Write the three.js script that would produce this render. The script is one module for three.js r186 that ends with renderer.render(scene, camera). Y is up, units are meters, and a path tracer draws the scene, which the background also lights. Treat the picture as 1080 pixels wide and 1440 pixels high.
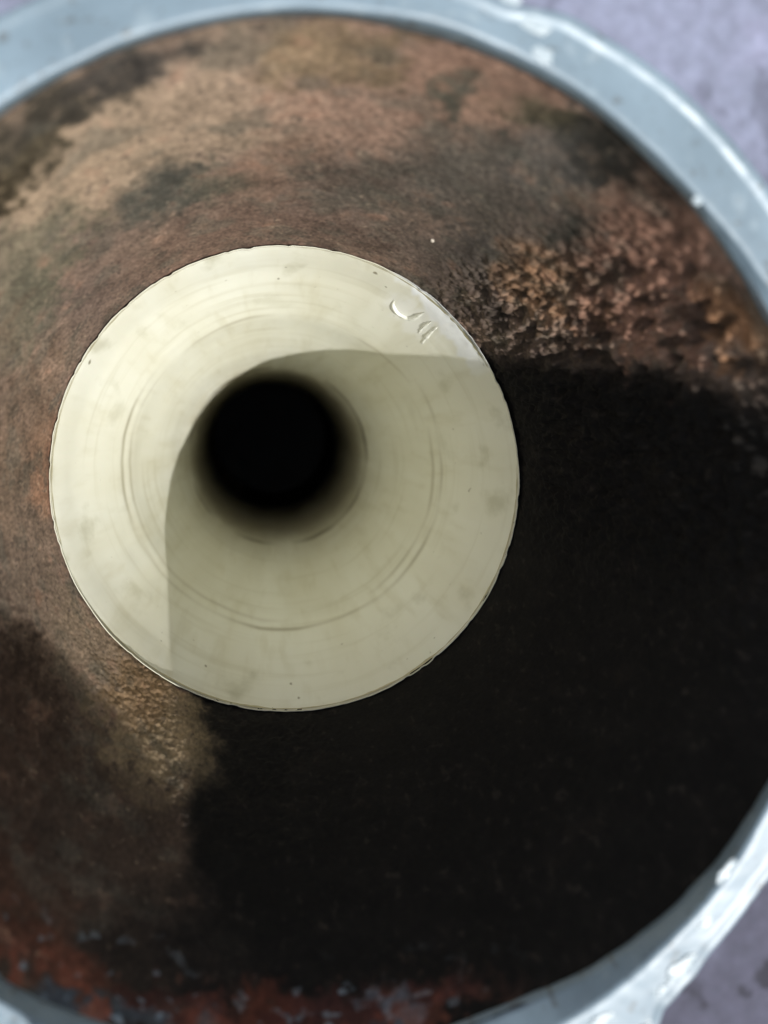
import * as THREE from 'three';
import { ImprovedNoise } from 'three/addons/math/ImprovedNoise.js';

// ---------- camera, sky, sun, exposure ----------
const R = 0.15;                                    // inner radius of the steel pipe at its mouth, metres
const W = (x, y, h) => new THREE.Vector3(x * R, -h * R, y * R);   // pipe units (h = depth below the mouth) to metres
const scene = new THREE.Scene();
const camera = new THREE.PerspectiveCamera(62.633, 0.75, 0.01, 500);
camera.position.copy(W(-0.081, -0.2824, -1.5926));
camera.up.set(0.011646, -0.101977, -0.994719);
camera.lookAt(camera.position.clone().add(new THREE.Vector3(0.112865, -0.988295, 0.102639)));
camera.focus = 0.43; camera.userData.fStop = 5;
scene.add(camera);

const sunDir = new THREE.Vector3(0.3647, 1, 0.355).normalize();
{
  // pale, hazy daytime sky with thin bright cloud
  const SKY = 0.8, w = 256, h = 128, d = new Float32Array(w * h * 4);
  const pn = new ImprovedNoise();
  for (let j = 0; j < h; j++) for (let i = 0; i < w; i++) {
    const el = ((j + 0.5) / h - 0.5) * Math.PI, az = (i + 0.5) / w * 2 * Math.PI, k = (j * w + i) * 4;
    const x = Math.cos(el) * Math.cos(az), y = Math.sin(el), z = Math.cos(el) * Math.sin(az);
    const t = Math.pow(Math.max(0, y), 0.5);
    let c = [0.86 - 0.26 * t, 0.90 - 0.23 * t, 0.96 - 0.19 * t];
    const cl = Math.max(0, 0.15 + pn.noise(x * 2 + 3, y * 3 + 7, z * 2 + 1) + 0.5 * pn.noise(x * 5, y * 6, z * 5 + 4)) * 0.6;
    c = c.map(v => v + (0.95 - v) * Math.min(1, cl));
    if (y < 0) c = [0.30, 0.30, 0.33];
    d[k] = c[0] * SKY; d[k + 1] = c[1] * SKY; d[k + 2] = c[2] * SKY; d[k + 3] = 1;
  }
  const t = new THREE.DataTexture(d, w, h, THREE.RGBAFormat, THREE.FloatType);
  t.mapping = THREE.EquirectangularReflectionMapping; t.magFilter = t.minFilter = THREE.LinearFilter; t.needsUpdate = true;
  scene.background = t; scene.environment = t;
}
const sun = new THREE.DirectionalLight(0xfffdfa, 4.65);
sun.position.copy(sunDir.clone().multiplyScalar(5)); sun.castShadow = true;
sun.shadow.mapSize.set(4096, 4096);
Object.assign(sun.shadow.camera, { left: -1, right: 1, top: 1, bottom: -1, near: 0.1, far: 12 });
scene.add(sun); scene.add(sun.target);

const renderer = new THREE.WebGLRenderer({ antialias: true });
renderer.setSize(768, 1024);
renderer.toneMapping = THREE.LinearToneMapping;
renderer.toneMappingExposure = 1.2;
renderer.shadowMap.enabled = true;

// ---------- helpers ----------
const PN = new ImprovedNoise();
const noise = (x, y, z) => PN.noise(x + 31.7, y + 17.3, z + 53.1);
function fbm(x, y, z, o = 4) { let s = 0, a = 0.5; for (let i = 0; i < o; i++) { s += a * noise(x, y, z); x *= 2.03; y *= 2.03; z *= 2.03; a *= 0.5; } return s; }
const clamp = (x, a = 0, b = 1) => Math.min(b, Math.max(a, x));
const sstep = (a, b, x) => { const t = clamp((x - a) / (b - a)); return t * t * (3 - 2 * t); };
const lerp = (a, b, t) => a + (b - a) * t;
const D2R = Math.PI / 180;
const wrap = d => ((d + 540) % 360) - 180;          // degrees to -180 .. 180
function curve(table) {                             // smooth closed curve through [degrees, value] pairs
  const t = table.slice().sort((a, b) => a[0] - b[0]), n = t.length;
  return deg => {
    deg = wrap(deg);
    let i = 0; while (i < n && t[i][0] <= deg) i++;
    const a = t[(i + n - 1) % n], b = t[i % n];
    let span = b[0] - a[0], d = deg - a[0]; if (span <= 0) span += 360; if (d < 0) d += 360;
    return lerp(a[1], b[1], sstep(0, 1, d / span));
  };
}
// loft: f(u, v) gives a point in pipe units [x, y, h]; u runs round (closed), v along
function loft(f, nu, nv, flip, closed = true) {
  const P = [], UV = [], I = [];
  for (let j = 0; j <= nv; j++) for (let i = 0; i <= nu; i++) {
    const u = closed && i === nu ? 0 : i / nu, v = j / nv, p = f(u, v);
    P.push(p[0] * R, -p[2] * R, p[1] * R); UV.push(i / nu, v);
  }
  for (let j = 0; j < nv; j++) for (let i = 0; i < nu; i++) {
    const a = j * (nu + 1) + i, b = a + 1, c = a + nu + 1, d = c + 1;
    if (flip) I.push(a, b, c, b, d, c); else I.push(a, c, b, b, c, d);
  }
  const g = new THREE.BufferGeometry();
  g.setAttribute('position', new THREE.Float32BufferAttribute(P, 3));
  g.setAttribute('uv', new THREE.Float32BufferAttribute(UV, 2));
  g.setIndex(I); g.computeVertexNormals();
  if (closed) {                                     // one normal on both sides of the seam
    const N = g.attributes.normal;
    for (let j = 0; j <= nv; j++) {
      const a = j * (nu + 1), b = a + nu;
      const n = new THREE.Vector3(N.getX(a) + N.getX(b), N.getY(a) + N.getY(b), N.getZ(a) + N.getZ(b)).normalize();
      N.setXYZ(a, n.x, n.y, n.z); N.setXYZ(b, n.x, n.y, n.z);
    }
  }
  return g;
}
function dataTex(w, h, fn, srgb = true) {           // fn(u, v) -> [r, g, b] in 0 .. 1 (sRGB values when srgb)
  const d = new Uint8Array(w * h * 4);
  for (let j = 0; j < h; j++) for (let i = 0; i < w; i++) {
    const c = fn((i + 0.5) / w, (j + 0.5) / h), k = (j * w + i) * 4;
    d[k] = clamp(c[0]) * 255; d[k + 1] = clamp(c[1]) * 255; d[k + 2] = clamp(c[2]) * 255; d[k + 3] = 255;
  }
  const t = new THREE.DataTexture(d, w, h);
  t.wrapS = THREE.RepeatWrapping; t.wrapT = THREE.ClampToEdgeWrapping;
  t.magFilter = THREE.LinearFilter; t.minFilter = THREE.LinearMipmapLinearFilter; t.generateMipmaps = true;
  if (srgb) t.colorSpace = THREE.SRGBColorSpace;
  t.needsUpdate = true; return t;
}
const hex = s => [1, 3, 5].map(i => parseInt(s.slice(i, i + 2), 16) / 255);
const mix = (a, b, t) => [lerp(a[0], b[0], t), lerp(a[1], b[1], t), lerp(a[2], b[2], t)];
function mesh(name, geo, mat, parent) {
  const m = new THREE.Mesh(geo, mat); m.name = name; m.castShadow = m.receiveShadow = true; parent.add(m); return m;
}
let seed = 7; const rnd = () => (seed = (seed * 16807) % 2147483647) / 2147483647;

// ---------- shapes shared by the pipe, its ring and the liner ----------
const H = 1.19, HH = 4.9, HB = 7;               // depth of the liner's mouth, of its lower end, of the bottom
const axisC = h => h <= H ? [-0.0705 * h / H, -0.088 * h / H] : [-0.0705 - 0.032 * (h - H), -0.088 - 0.011 * (h - H)];
const smoothTable = T => h => {                       // monotone smooth curve through [depth, radius] pairs
  let i = 0; while (i < T.length - 2 && T[i + 1][0] < h) i++;
  const p = T[Math.max(0, i - 1)], a = T[i], b = T[i + 1], q = T[Math.min(T.length - 1, i + 2)], d = b[0] - a[0], t = clamp((h - a[0]) / d);
  const ma = i ? (b[1] - p[1]) / (b[0] - p[0]) : (b[1] - a[1]) / d, mb = (q[1] - a[1]) / (q[0] - a[0]), t2 = t * t, t3 = t2 * t;
  return (2 * t3 - 3 * t2 + 1) * a[1] + (t3 - 2 * t2 + t) * d * ma + (3 * t2 - 2 * t3) * b[1] + (t3 - t2) * d * mb;
};
const ringIn = curve([[-150, 0.984], [-124, 0.982], [-116, 0.982], [-109, 0.987], [-91, 0.9935], [-75, 0.998], [-65, 1.002], [-54, 0.992], [-45, 0.989], [-36, 0.998], [-29, 1.012], [-20, 1.03], [-6, 1.036], [8, 1.022], [20, 1.012], [28, 0.999], [46, 1.01], [62, 1.019], [78, 1.022], [96, 1.035], [112, 1.015], [123, 0.999], [175, 0.988]]);
const ringTop = curve([[-150, 1], [-85, 1], [-62, 0.55], [-15, 0.45], [10, 0.55], [26, 0.95], [60, 1], [120, 1]]);
const ringLow = curve([[-150, 0.992], [-125, 0.9955], [-109, 1.0028], [-91, 1.009], [-77, 1.0024], [-63, 1.0], [-49, 0.988], [-32, 0.985], [-22, 1.0], [-8, 1.03], [12, 1.03], [27, 1.02], [43, 1.014], [55, 1.0015], [70, 0.977], [95, 1.005], [117, 0.994], [130, 1.006], [175, 0.996]]);
const ringOut = curve([[-150, 1.103], [-118, 1.1], [-74, 1.075], [-66, 1.107], [-53, 1.111], [-40, 1.108], [-30, 1.115], [-8, 1.18], [10, 1.16], [25, 1.1], [36, 1.089], [45, 1.095], [50, 1.113], [53, 1.12], [56, 1.155], [66, 1.16], [82, 1.12], [98, 1.13], [115, 1.105], [130, 1.1]]);
const boreR = smoothTable([[0, 1], [0.6, 0.884], [1.19, 0.7755], [1.3, 0.766], [1.6, 0.73], [2.2, 0.665], [3.2, 0.60], [5, 0.56], [7, 0.55]]);
function wallR(deg, h) {
  const r = h < 0 ? 1 - 0.193 * h : boreR(h);
  return r + (ringLow(deg) + 0.004 - 1) * (1 - sstep(0, 0.22, h));
}

// ---------- ground ----------
const groundTex = dataTex(1024, 1024, (u, v) => {
  const x = (u - 0.5) * 2, y = (v - 0.5) * 2;
  const n = fbm(x * 6, y * 6, 3, 5), m = fbm(x * 28, y * 28, 9, 4), k = fbm(x * 2.2, y * 2.2, 1.5, 3);
  let c = mix(hex('#666979'), hex('#767a8d'), clamp(0.5 + n * 1.4));
  const darkening = sstep(-0.06, 0.22, n + (x * 0.8 + y * 1.25 - 0.25) * 1.2);      // darker patch beside the pipe
  c = mix(c, hex('#3d3c49'), darkening * 0.9);
  c = mix(c, hex('#23222b'), sstep(0.12, 0.3, m) * (0.25 + 0.7 * darkening));
  c = mix(c, hex('#8a8aa2'), sstep(0.2, 0.4, fbm(x * 16, y * 16, 22, 3)) * 0.5);
  const gr = 1 + 0.1 * noise(x * 110, y * 110, 2) + 0.06 * noise(x * 260, y * 260, 2) + 0.2 * k;
  return c.map(q => q * gr);
});
groundTex.wrapT = groundTex.wrapS = THREE.MirroredRepeatWrapping;
{
  const g = new THREE.RingGeometry(1.05 * R, 120, 128, 60);
  const p = g.attributes.position, uv = g.attributes.uv;
  for (let i = 0; i < p.count; i++) {                // crowd the rings near the pipe, then spread to the horizon
    const x = p.getX(i), y = p.getY(i), r = Math.hypot(x, y), t = (r - 1.05 * R) / (120 - 1.05 * R);
    const rr = 1.05 * R + 1.2 * t + 118.6 * t ** 5, nx = x / r * rr, ny = y / r * rr;
    const bump = rr < 2 ? 0.004 * fbm(nx * 18, ny * 18, 5, 4) : 0;
    p.setXYZ(i, nx, ny, bump); uv.setXY(i, nx * 0.9 + 0.5, ny * -0.9 + 0.5);
  }
  g.computeVertexNormals();
  const m = mesh('ground', g, new THREE.MeshStandardMaterial({ map: groundTex, bumpMap: groundTex, bumpScale: 0.002, roughness: 0.9 }), scene);
  m.rotation.x = -Math.PI / 2; m.position.y = -0.085 * R;
  m.userData = { kind: 'structure', label: 'lavender grey concrete ground around the pipe, darker on one side' };
}

// ---------- the rusty steel pipe ----------
const pipe = new THREE.Group(); pipe.name = 'steel_pipe'; scene.add(pipe);
pipe.userData = { label: 'wide rusty steel pipe with a grey painted ring flange round its mouth', category: 'pipe' };

const blobs = [   // stains and rust patches on the wall, some lightened to imitate sunlight: degrees, depth, half-width in degrees, half-depth, colour, strength
  [-116, 0.315, 17, 0.298, '#a08c74', 0.8], [-128, 0.307, 9, 0.219, '#a28c74', 0.85], [-98, 0.264, 12, 0.264, '#a08a74', 0.9],
  [-80, 0.22, 16, 0.308, '#967a68', 0.9], [-72, 0.106, 9, 0.177, '#8c6e5c', 0.7], [-90, 0.106, 7, 0.106, '#7b6a50', 0.7],
  [-113, 0.621, 8, 0.138, '#4a4840', 0.95], [-104, 0.671, 5, 0.103, '#5b5648', 0.6], [-93, 0.646, 8, 0.172, '#7a604f', 0.5],
  [-136, 0.52, 9, 0.191, '#6c6654', 0.8], [-146, 0.646, 10, 0.172, '#615d4d', 0.8], [-152, 0.435, 9, 0.261, '#7d6a58', 0.7],
  [-127, 0.16, 6, 0.1, '#453e30', 0.9], [-119.5, 0.08, 8, 0.075, '#3a352d', 0.95], [-111, 0.055, 7, 0.055, '#403b36', 0.95], [-134, 0.19, 6, 0.08, '#383022', 0.95],
  [-73, 0.159, 3, 0.0706, '#45443a', 0.9], [-67, 0.435, 9, 0.218, '#55524a', 0.8], [-78, 0.687, 12, 0.189, '#5a5148', 0.6],
  [-62, 0.0886, 6, 0.062, '#3c3b2c', 0.8], [-57, 0.0886, 5, 0.0975, '#24221d', 0.95], [-50, 0.0444, 4, 0.0533, '#201d18', 0.9], [-59, 0.246, 6, 0.132, '#5a5650', 0.8],
  [-49, 0.333, 3.5, 0.131, '#2f302a', 0.95], [-58, 0.52, 8, 0.217, '#5b5249', 0.7], [-53, 0.811, 9, 0.213, '#4a4540', 0.8],
  [-42, 0.176, 9, 0.194, '#876655', 0.95], [-36, 0.393, 10, 0.262, '#876655', 0.95], [-44, 0.646, 8, 0.172, '#8a6a50', 0.9], [-30, 0.106, 6, 0.106, '#8a664a', 0.95],
  [-66, 1.01, 20, 0.186, '#62564d', 0.7], [-48, 1.05, 12, 0.185, '#5a4e46', 0.8], [-100, 1.09, 30, 0.252, '#6b5549', 0.6],
  [-174, 1.17, 12, 0.134, '#86644e', 0.8], [-165, 0.973, 14, 0.211, '#75604f', 0.7], [-178, 0.77, 12, 0.257, '#72604f', 0.7],
  [160, 0.973, 14, 0.211, '#6e5e50', 0.8], [140, 1.09, 16, 0.21, '#8a7864', 0.85], [121, 0.932, 12, 0.254, '#8f7d62', 0.9], [128, 1.05, 8, 0.168, '#846a4e', 0.7],  // tan patches lightened to stand in for weak sun on the lower-left wedge
  [124, 0.0886, 9, 0.0443, '#63392b', 0.7], [133, 0.159, 8, 0.106, '#4a3226', 0.7], [108, 0.0621, 7, 0.0444, '#4a2c26', 0.9], [97, 0.106, 5, 0.0797, '#6a392b', 0.7], [88, 0.0886, 6, 0.062, '#4c2c28', 0.7], [79, 0.0798, 6, 0.0443, '#4c2c28', 0.7],
  [112, 0.0444, 7, 0.0266, '#4a565e', 0.6], [121, 0.0178, 5, 0.0267, '#46505a', 0.8], [82, 0.0974, 2.2, 0.0443, '#56606a', 0.7], [105, 0.0267, 10, 0.0222, '#404a52', 0.6], [150, 0.435, 14, 0.348, '#3e2f26', 0.8],
].map(b => [...b.slice(0, 4), hex(b[4]), b[5]]);
const TH = 1.36;                                     // depth that the painted detail reaches
const pits = (x, y, h) => sstep(0.06, 0.34, noise(x * 26, y * 26, h * 13)) * 0.7 + sstep(0.08, 0.36, noise(x * 15 + 7, y * 15, h * 8)) * 0.7;
const pitZone = (deg, h) => sstep(-58, -36, deg + 10 * (h - 0.5)) * sstep(25, -5, deg) * sstep(0.0, 0.1, h) * (1 - 0.6 * sstep(0.85, 1.2, h));
function wallColour(u, v) {
  const deg = wrap(u * 360), h = v * TH, a = u * 2 * Math.PI, x = Math.cos(a), y = Math.sin(a);
  const n1 = fbm(x * 2.6, y * 2.6, h * 2.6, 4), n2 = fbm(x * 9, y * 9, h * 9 + 4, 4), n3 = fbm(x * 34, y * 34, h * 26 + 9, 3), n4 = noise(x * 90, y * 90, h * 60);
  const wx = n2 * 16 + n3 * 5, wy = fbm(x * 9 + 20, y * 9, h * 9, 4) * 0.34 + n3 * 0.08;
  let c = mix(hex('#6a5a50'), hex('#836e5e'), clamp(0.5 + n1 * 1.6));
  c = mix(c, hex('#4e4a40'), sstep(0.05, 0.35, fbm(x * 5 + 9, y * 5, h * 5, 4)) * 0.6);
  // black and brown scale, with shade painted in up to the shadow edges
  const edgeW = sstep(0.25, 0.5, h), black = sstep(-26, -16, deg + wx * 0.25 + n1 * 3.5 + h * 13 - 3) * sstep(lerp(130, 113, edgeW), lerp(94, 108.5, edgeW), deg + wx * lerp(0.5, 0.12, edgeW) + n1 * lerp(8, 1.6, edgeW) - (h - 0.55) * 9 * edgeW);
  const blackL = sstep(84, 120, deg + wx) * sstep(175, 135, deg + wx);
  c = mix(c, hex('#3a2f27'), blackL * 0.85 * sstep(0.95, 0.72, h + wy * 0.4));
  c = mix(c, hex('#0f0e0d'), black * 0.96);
  for (const [bd, bh, rd, rh, col, s] of blobs) {
    const dd = wrap(deg - bd + wx * 0.55) / rd, dh = (h - bh + wy * 0.4) / rh, q = dd * dd + dh * dh;
    if (q < 2.2) c = mix(c, col, s * (1 - sstep(0.0, 2.0, q + n3 * 1.3 + n2 * 0.8)));
  }
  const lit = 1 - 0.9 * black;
  c = mix(c, hex('#7d5c4a'), sstep(0.16, 0.42, n2) * 0.35 * lit);                 // orange bloom
  c = mix(c, hex('#57544a'), sstep(0.05, 0.3, fbm(x * 7 + 40, y * 7, h * 9, 5)) * 0.42 * lit);    // grey-olive mottling
  c = mix(c, hex('#2f2a25'), sstep(0.16, 0.4, n3) * 0.45);                      // dark specks
  c = mix(c, hex('#b09a80'), sstep(0.22, 0.45, fbm(x * 40, y * 40, h * 40, 3)) * 0.35 * lit);
  const low = sstep(0.24, 0.02, h + n2 * 0.25) * sstep(60, 85, Math.abs(deg)) * (deg > 0 ? 1 : 0);      // rust and bare-metal flecks under the ring
  c = mix(c, hex('#7a4030'), low * sstep(0.02, 0.26, n2 + n3 * 0.6) * 0.7);
  c = mix(c, hex('#76838d'), low * sstep(0.14, 0.26, fbm(x * 22 + 60, y * 22, h * 26, 4)) * 0.8);
  c = mix(c, hex('#15120f'), clamp(pits(x, y, h)) * pitZone(deg, h) * 0.65);
  const g = 1 + n4 * 0.2 + n3 * 0.3 + n2 * 0.32;
  return [c[0] * g, c[1] * g, c[2] * g];
}
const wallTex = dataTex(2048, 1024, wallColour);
const grainTex = dataTex(1024, 1024, (u, v) => {
  const a = u * 2 * Math.PI, x = Math.cos(a), y = Math.sin(a), h = v * TH;
  const k = 0.5 + 0.6 * fbm(x * 60, y * 60, h * 40, 3) + 0.25 * noise(x * 150, y * 150, h * 110);
  return [k, k, k];
}, false);
function wallPoint(deg, h) {
  deg = wrap(deg);
  const a = deg * D2R, x = Math.cos(a), y = Math.sin(a), c = axisC(h);
  let r = wallR(deg, h) + 0.022 * sstep(-44, -12, deg) * sstep(62, 10, deg) * sstep(0.05, 0.5, h) * sstep(1.17, 0.7, h);   // hollow shaped to turn this side more to the sun
  if (h > 0.0 && h < 1.6) {
    const z = pitZone(deg, h), low = sstep(70, 95, deg) * sstep(150, 125, deg) * sstep(0.35, 0.7, h);
    r += 0.006 * fbm(x * 5, y * 5, h * 4, 3) + (0.0014 + 0.007 * low) * fbm(x * 26, y * 26, h * 20, 3) + 0.0012 * noise(x * 75, y * 75, h * 55);
    const crumb = Math.abs(noise(x * 21, y * 21, h * 21)) * 0.75 + Math.abs(noise(x * 46 + 4, y * 46, h * 46)) * 0.6 + 0.25 * noise(x * 70, y * 70, h * 70);   // rounded lumps, sharp clefts between
    r += 0.034 * z * (0.42 - crumb) + 0.012 * z * clamp(pits(x, y, h)) + 0.007 * low * (0.4 - crumb);
  }
  return [c[0] + r * x, c[1] + r * y, h];
}
{
  const nv = 230, g = loft((u, v) => {
    // v 0 .. 0.955 covers the upper bore in fine steps, the rest runs to the bottom
    const h = v < 0.955 ? -0.012 + (TH + 0.012) * v / 0.955 : TH + (HB - TH) * (v - 0.955) / 0.045;
    return wallPoint(u * 360, h);
  }, 1100, nv, false);
  const uv = g.attributes.uv, p = g.attributes.position;
  for (let i = 0; i < uv.count; i++) uv.setY(i, clamp(-p.getY(i) / R / TH, 0, 1));
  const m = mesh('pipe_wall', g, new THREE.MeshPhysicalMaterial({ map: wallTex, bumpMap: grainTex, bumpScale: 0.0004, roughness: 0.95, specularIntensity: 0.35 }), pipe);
  m.userData.label = 'rust brown inner wall of the pipe, pitted, with black scale and painted shade on one side';
  const out = loft((u, v) => { const a = u * 2 * Math.PI, h = lerp(0.0, HB + 0.1, v), c = axisC(h); return [c[0] + 1.035 * Math.cos(a), c[1] + 1.035 * Math.sin(a), h]; }, 96, 12, true);
  mesh('outer_wall', out, new THREE.MeshStandardMaterial({ color: 0x4a3a30, roughness: 0.9 }), pipe);
  const bot = loft((u, v) => { const a = u * 2 * Math.PI, c = axisC(HB); return [c[0] + 0.56 * v * Math.cos(a), c[1] + 0.56 * v * Math.sin(a), HB - 0.05 + 0.03 * fbm(v * Math.cos(a) * 4, v * Math.sin(a) * 4, 2, 3)]; }, 64, 12, false);
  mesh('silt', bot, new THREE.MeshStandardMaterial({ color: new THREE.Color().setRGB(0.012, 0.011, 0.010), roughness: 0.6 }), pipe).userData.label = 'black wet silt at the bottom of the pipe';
}
// ring flange: profile from the inner foot over the face to the outer foot
const paintTex = dataTex(2048, 256, (u, v) => {
  const a = u * 2 * Math.PI, x = Math.cos(a), y = Math.sin(a);
  const n = fbm(x * 5, y * 5, v * 1.2, 4), m = fbm(x * 24, y * 24, v * 5, 4), k = fbm(x * 60, y * 60, v * 14, 3);
  let c = mix(hex('#61717b'), hex('#73848f'), clamp(0.5 + n * 1.6));
  c = mix(c, hex('#808d94'), sstep(0.12, 0.36, m) * 0.6);
  c = mix(c, hex('#4e575c'), sstep(0.15, 0.4, k) * 0.35);
  const dg = wrap(u * 360);
  c = mix(c, hex('#b4bec4'), sstep(0.67, 0.70, v) * sstep(0.76, 0.73, v) * sstep(-80, -70, dg) * sstep(-15, -30, dg) * clamp(0.75 + m));  // bright edge highlight painted in as a pale strip
  c = mix(c, hex('#3c3a36'), sstep(0.26, 0.36, fbm(x * 36 + 5, y * 36, v * 9, 3)) * 0.4);
  return c;
});
{
  const prof = [[0, 0.025, 0.02, 0], [0, 0, 0.0, 0], [0.33, 0, -0.02, 0], [0.66, 0, -0.038, 0], [1, 0.0, -0.057, 0], [1, 0.003, -0.0615, 0], [1, 0.007, -0.0645, 0], [1, 0.013, -0.0655, 0]];
  // [blend from foot radius to mouth radius, extra radius, depth]
  const outer = [[-0.03, -0.0655], [-0.02, -0.0675], [-0.011, -0.0705], [-0.004, -0.0695], [0, -0.064], [0.003, -0.055], [0.003, 0.0], [0.0, 0.1]];
  const pts = deg => {
    const lo = ringLow(deg), hi = ringIn(deg), ou = ringOut(deg), a = [];
    for (const [b, dr, h] of prof) a.push([lerp(lo, hi, b) + dr, h]);
    const r0 = hi + 0.013, r1 = ou - 0.03;
    for (let i = 1; i < 8; i++) a.push([lerp(r0, r1, i / 8), -0.0655]);
    for (const [dr, h] of outer) a.push([ou + dr, h]);
    return a;
  };
  const n = pts(0).length, cache = {};
  const g = loft((u, v) => {
    const deg = wrap(u * 360), a = deg * D2R, x = Math.cos(a), y = Math.sin(a);
    const key = u; const p = (cache[key] ||= pts(deg));
    const [r, h] = p[Math.round(v * (n - 1))];
    const ro = sstep(10, 40, deg) * sstep(120, 80, deg);                 // rougher hand-painted stretch
    const w = (0.0016 + 0.0014 * ro) * fbm(x * 11, y * 11, r * 9, 2) + (0.0002 + 0.0003 * ro) * noise(x * 44, y * 44, r * 40);
    const w2 = (0.003 + 0.004 * ro) * fbm(x * 10, y * 10, h * 10 + 3, 3);
    return [(r + w2) * x, (r + w2) * y, h * (h < 0 ? ringTop(deg) : 1) + (h < 0.02 ? w : 0)];
  }, 900, n - 1, false);
  const m = mesh('ring_flange', g, new THREE.MeshPhysicalMaterial({ map: paintTex, roughness: 0.45, metalness: 0.0, clearcoat: 0.25, clearcoatRoughness: 0.35 }), pipe);
  m.userData.label = 'grey painted ring flange, glossy and dripped in places';
  // hardened drips of paint standing on the flange
  const dripM = new THREE.MeshPhysicalMaterial({ color: 0x9aa5aa, roughness: 0.4, clearcoat: 0.4, clearcoatRoughness: 0.3 });
  const drip = (deg, r, len, wid, tall) => {
    const s = new THREE.SphereGeometry(1, 40, 24), p = s.attributes.position;
    for (let i = 0; i < p.count; i++) { const q = 1 + 0.5 * noise(p.getX(i) * 1.6 + deg, p.getY(i) * 1.6, p.getZ(i) * 1.6) + 0.25 * noise(p.getX(i) * 4 + deg, p.getY(i) * 4, p.getZ(i) * 4); p.setXYZ(i, p.getX(i) * q, p.getY(i) * q, p.getZ(i) * q); }
    s.computeVertexNormals();
    const d = mesh('paint_drip', s, dripM, pipe), a = deg * D2R;
    d.position.copy(W(r * Math.cos(a), r * Math.sin(a), -0.066 * ringTop(deg))); d.rotation.y = -a + Math.PI / 2; d.scale.set(len * R, tall * R * 0.5, wid * R);
  };
  for (const d of [[-45.5, 0.985, 0.010, 0.008, 0.008], [-70, 1.06, 0.03, 0.013, 0.006], [-68, 1.02, 0.02, 0.012, 0.005], [-73, 1.085, 0.022, 0.012, 0.006], [49.5, 1.075, 0.035, 0.016, 0.009], [52.5, 1.085, 0.016, 0.01, 0.007], [44, 1.04, 0.02, 0.01, 0.005], [58, 1.13, 0.05, 0.014, 0.009], [38, 1.0, 0.03, 0.009, 0.006], [60, 1.06, 0.03, 0.012, 0.005]]) drip(...d);
}
// crumbs of rust and grit stuck on the wall
{
  const m = new THREE.MeshStandardMaterial({ color: 0xc9bfae, roughness: 0.7 });
  const grit = (deg, h, s) => {
    const g = mesh('grit', new THREE.DodecahedronGeometry(s * R, 0), m, pipe), p = wallPoint(deg, h);
    g.position.copy(W(p[0], p[1], p[2])); g.rotation.set(rnd() * 3, rnd() * 3, rnd() * 3);
  };
  grit(-62.6, 0.84, 0.006);
}

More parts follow.
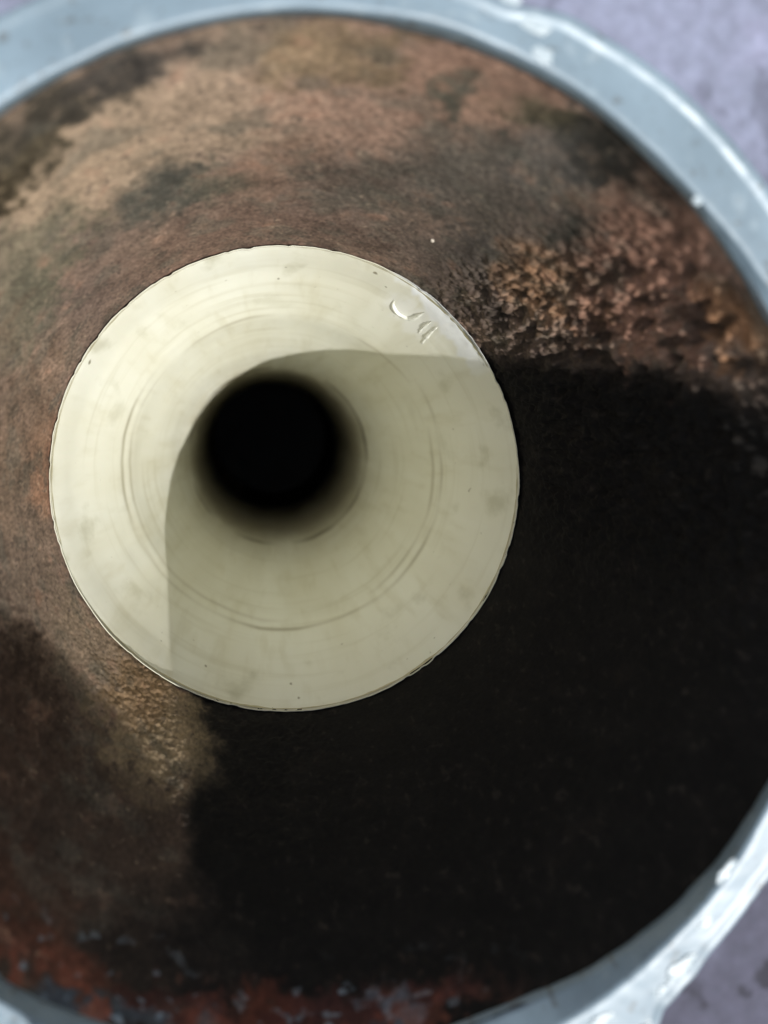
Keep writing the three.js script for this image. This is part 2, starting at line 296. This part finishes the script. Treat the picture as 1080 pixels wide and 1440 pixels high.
// ---------- the cream liner ----------
const liner = new THREE.Group(); liner.name = 'liner_pipe'; scene.add(liner);
liner.userData = { label: 'cream plastic pipe set inside the rusty pipe, chipped along part of its rim', category: 'liner' };
const T = 0.0055, tubeR = smoothTable([[1.19, 0.766], [1.24, 0.755], [1.3, 0.744], [1.4, 0.727], [1.54, 0.698], [1.72, 0.662], [1.92, 0.624], [2.12, 0.602], [2.4, 0.567], [2.7, 0.533], [2.95, 0.511], [3.2, 0.49], [3.8, 0.482], [5, 0.474]]);
const RC = 0.7655 + T, tubeC = h => [-0.069 - 0.032 * (h - H), -0.086 - 0.011 * (h - H)];
const chip = (deg, n) => sstep(-67, -58, deg + n * 3) * sstep(-29, -34, deg + n * 3);
const linerTex = dataTex(1536, 1536, (u, v) => {
  const deg = wrap(u * 360), h = H + (HH - H) * v, a = u * 2 * Math.PI, x = Math.cos(a), y = Math.sin(a);
  const n = fbm(x * 3, y * 3, h * 0.8, 4), m = fbm(x * 11, y * 11, h * 3.2, 4), ring = fbm(x * 1.2, y * 1.2, h * 14, 3), fine = noise(x * 5, y * 5, h * 70);
  let c = mix(hex('#e8e8da'), hex('#e0decb'), clamp(0.5 + n * 1.5));
  c = mix(c, hex('#b9b293'), sstep(0.0, 0.5, m) * 0.22);
  c = mix(c, hex('#aaa384'), sstep(0.0, 0.5, ring) * 0.2);
  // smudges and specks of dirt
  c = mix(c, hex('#8e8a6c'), sstep(0.1, 0.5, fbm(x * 5 + 3, y * 5, h * 4, 5)) * 0.3 * sstep(H + 0.9, H + 0.2, h));
  c = mix(c, hex('#5d5640'), sstep(0.66, 0.82, noise(x * 30 + 9, y * 30, h * 28)) * 0.6 * sstep(H + 0.8, H + 0.1, h));
  c = mix(c, hex('#8f8a72'), sstep(H + 0.016, H + 0.004, h) * 0.3);                 // cut edge darkened to offset the sun it catches
  c = mix(c, hex('#f0f3f4'), chip(deg, noise(x * 14, y * 14, 1)) * sstep(0.07, 0.02, h - H - 0.1 * sstep(-62, -44, deg) + 0.05 * noise(x * 30, y * 30, 2)) * 0.95);
  { const dd = (deg + 52) / 9, dh = (h - 1.42 - 0.02 * dd) / 0.17, q = dd * dd + dh * dh; c = mix(c, hex('#f3f4f0'), 0.6 * (1 - sstep(0.2, 1.1, q + m * 2.2))); }   // scuffed, whitened patch
  // scored ring line and the lower joint
  const wob = 0.035 * noise(x * 1.5, y * 1.5, 3), l = Math.abs(h - 1.84 - wob), seen = clamp(0.35 + noise(x * 2.4 + 5, y * 2.4, 1) * 1.6) * sstep(-0.75, -0.3, y);
  c = mix(c, hex('#736a50'), Math.exp(-l * l / 0.0003) * 0.42 * seen);
  const l2 = Math.abs(h - 1.93 - wob * 1.6); c = mix(c, hex('#857c62'), Math.exp(-l2 * l2 / 0.0004) * 0.3 * clamp(0.3 + noise(x * 2 + 9, y * 2, 1) * 2));
  const l3 = Math.abs(h - 3.14); c = mix(c, hex('#3a3324'), Math.exp(-l3 * l3 / 0.0008) * 0.7 * clamp(0.2 + noise(x * 1.7 + 3, y * 1.7, 6) * 2));
  c = mix(c, hex('#a3a08c'), sstep(1.45, 2.6, h + n * 0.3) * 0.12);
  // browner, then near-black towards the lower end
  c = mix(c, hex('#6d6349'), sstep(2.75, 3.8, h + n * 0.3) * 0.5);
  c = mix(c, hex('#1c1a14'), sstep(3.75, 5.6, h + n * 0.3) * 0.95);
  return c;
});
{
  const nu = 520, inner = [];
  for (let i = 0; i <= 150; i++) { const t = i / 150; inner.push(H + 0.012 + (HH - H - 0.012) * t ** 1.35); }
  const np = 6, rows = np + inner.length;
  const g = loft((u, v) => {
    const j = Math.round(v * (rows - 1)), deg = wrap(u * 360), a = deg * D2R, x = Math.cos(a), y = Math.sin(a);
    let r, h;
    if (j < np) {                                    // outer edge and rounded mouth
      const th = Math.PI * (1 - j / np) * 0.5;
      const q = j === 0 ? 0 : j / np;
      r = RC - T * 0.5 + Math.cos(Math.PI * q) * T * 0.5; h = H + 0.012 - Math.sin(Math.PI * q) * 0.012;
      if (j === 0) h = H + 0.02;
    } else {
      h = inner[j - np]; r = tubeR(h);
      const w = 0.035 * noise(x * 1.5, y * 1.5, 3);
      r += 0.0008 * Math.exp(-((h - 1.84 - w) ** 2) / 0.0008);
      r += 0.006 * sstep(3.1, 2.9, h) - 0.005 * sstep(3.1, 3.14, h);
      r += 0.0025 * fbm(x * 2, y * 2, h * 5, 3) + 0.004 * noise(x * 1.1, y * 1.1, h * 1.2);
    }
    r += 0.0012 * noise(x * 30, y * 30, h * 20) * sstep(H + 0.1, H, h) + 0.0028 * noise(x * 8, y * 8, 2) - 0.003 * sstep(0.25, 0.5, noise(x * 21, y * 21, 8)) * sstep(H + 0.03, H, h);
    // broken edge: the mouth is chipped away on a slope
    const k = chip(deg, noise(x * 14, y * 14, 1));
    if (k > 0 && h < H + 0.4) {
      const d = 0.05 + 0.06 * sstep(-56, -42, deg) + 0.03 * noise(x * 18, y * 18, 5) + 0.02 * noise(x * 45, y * 45, 5);
      const e = clamp(1 - (h - H) / d);
      r += k * e * T * 0.8 * (j >= np ? 1 : (1 - Math.cos(Math.PI * j / np)) / 2) + (j >= np ? k * e * 0.004 * noise(x * 40, y * 40, h * 30) : 0);
    }
    const c = tubeC(h); return [c[0] + r * x, c[1] + r * y, h];
  }, nu, rows - 1, false);
  const uv = g.attributes.uv, p = g.attributes.position;
  for (let i = 0; i < uv.count; i++) uv.setY(i, clamp((-p.getY(i) / R - H) / (HH - H)));
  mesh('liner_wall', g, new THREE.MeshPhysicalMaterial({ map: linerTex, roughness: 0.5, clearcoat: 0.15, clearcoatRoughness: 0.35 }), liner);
  const out = loft((u, v) => { const a = u * 2 * Math.PI, h = lerp(H + 0.02, HH, v), c = tubeC(h), r = tubeR(h) + T + 0.008 * sstep(H + 0.019, H + 0.05, h) + 0.01 * sstep(H + 0.05, H + 0.3, h) + 0.001 * noise(Math.cos(a) * 8, Math.sin(a) * 8, 2); return [c[0] + r * Math.cos(a), c[1] + r * Math.sin(a), h]; }, 260, 70, true);
  mesh('liner_outside', out, new THREE.MeshStandardMaterial({ color: 0xb8b090, roughness: 0.7 }), liner);
  // whitened fracture and burrs along the chip
  const burrM = new THREE.MeshPhysicalMaterial({ color: 0xe6e7dc, roughness: 0.45, clearcoat: 0.2, clearcoatRoughness: 0.2 });
  const burr = (pts, wid) => {
    const P = pts.map(([d, h, k = 0]) => { const c = tubeC(h), r = tubeR(h) + wid * 0.6 - k, a = d * D2R; return W(c[0] + r * Math.cos(a), c[1] + r * Math.sin(a), h); });
    const cv = new THREE.CatmullRomCurve3(P), g = new THREE.TubeGeometry(cv, 40, wid * R, 8, false), q = g.attributes.position;
    for (let i = 0; i < q.count; i++) {
      const ring = Math.floor(i / 9), t = ring / 40, c = cv.getPointAt(Math.min(1, t)), s = Math.sin(Math.PI * clamp(t, 0.02, 0.98)) ** 0.6 * (1 + 0.5 * noise(t * 9, wid * 900, 1));
      q.setXYZ(i, c.x + (q.getX(i) - c.x) * s, c.y + (q.getY(i) - c.y) * s, c.z + (q.getZ(i) - c.z) * s);
    }
    g.computeVertexNormals(); mesh('burr', g, burrM, liner);
  };
  burr([[-59.4, 1.40], [-58.8, 1.44], [-56.2, 1.475], [-53, 1.46], [-51.3, 1.33]], 0.009);
  burr([[-44.2, 1.58], [-44.9, 1.53], [-45.8, 1.43], [-46.2, 1.33]], 0.008);
  burr([[-47.8, 1.50], [-48.4, 1.42], [-48.2, 1.34]], 0.005);
}

// ---------- added bare branch, unseen outside the frame, there to cast shade on the pipe's wall ----------
{
  const n = [-0.746, 0.666], u = [0.666, 0.746], pts = [];
  for (const [q, d] of [[-0.55, 0.74], [-0.25, 0.77], [0.0, 0.80], [0.27, 0.835], [0.52, 0.87], [0.8, 0.865], [1.05, 0.855], [1.4, 0.89], [1.9, 0.97], [2.6, 1.0]]) {
    const z = 0.60 - 0.265 * q;
    pts.push(W(n[0] * d + u[0] * q, n[1] * d + u[1] * q, -z));
  }
  const cv = new THREE.CatmullRomCurve3(pts), g = new THREE.TubeGeometry(cv, 160, 0.1 * R, 22, false), p = g.attributes.position;
  for (let k = 0; k < p.count; k++) {
    const t = Math.floor(k / 23) / 160, c = cv.getPointAt(Math.min(1, t));
    const v = new THREE.Vector3(p.getX(k), p.getY(k), p.getZ(k)).sub(c), m = v.clone().normalize();
    const q = (0.9 + 0.35 * t) * (1 + 0.10 * noise(m.x * 1.4 + t * 14, m.y * 1.4, m.z * 1.4) + 0.05 * noise(m.x * 5, m.y * 5 + t * 60, m.z * 5)) * (t < 0.006 ? 0.02 : 1);
    p.setXYZ(k, c.x + v.x * q, c.y + v.y * q, c.z + v.z * q);
  }
  g.computeVertexNormals();
  const b = mesh('added_shadow_branch', g, new THREE.MeshStandardMaterial({ color: 0x6b5a48, roughness: 0.95 }), scene);
  b.userData = { label: 'added bare branch out of view, there to cast shade on the pipe wall', category: 'branch' };
}

renderer.render(scene, camera);
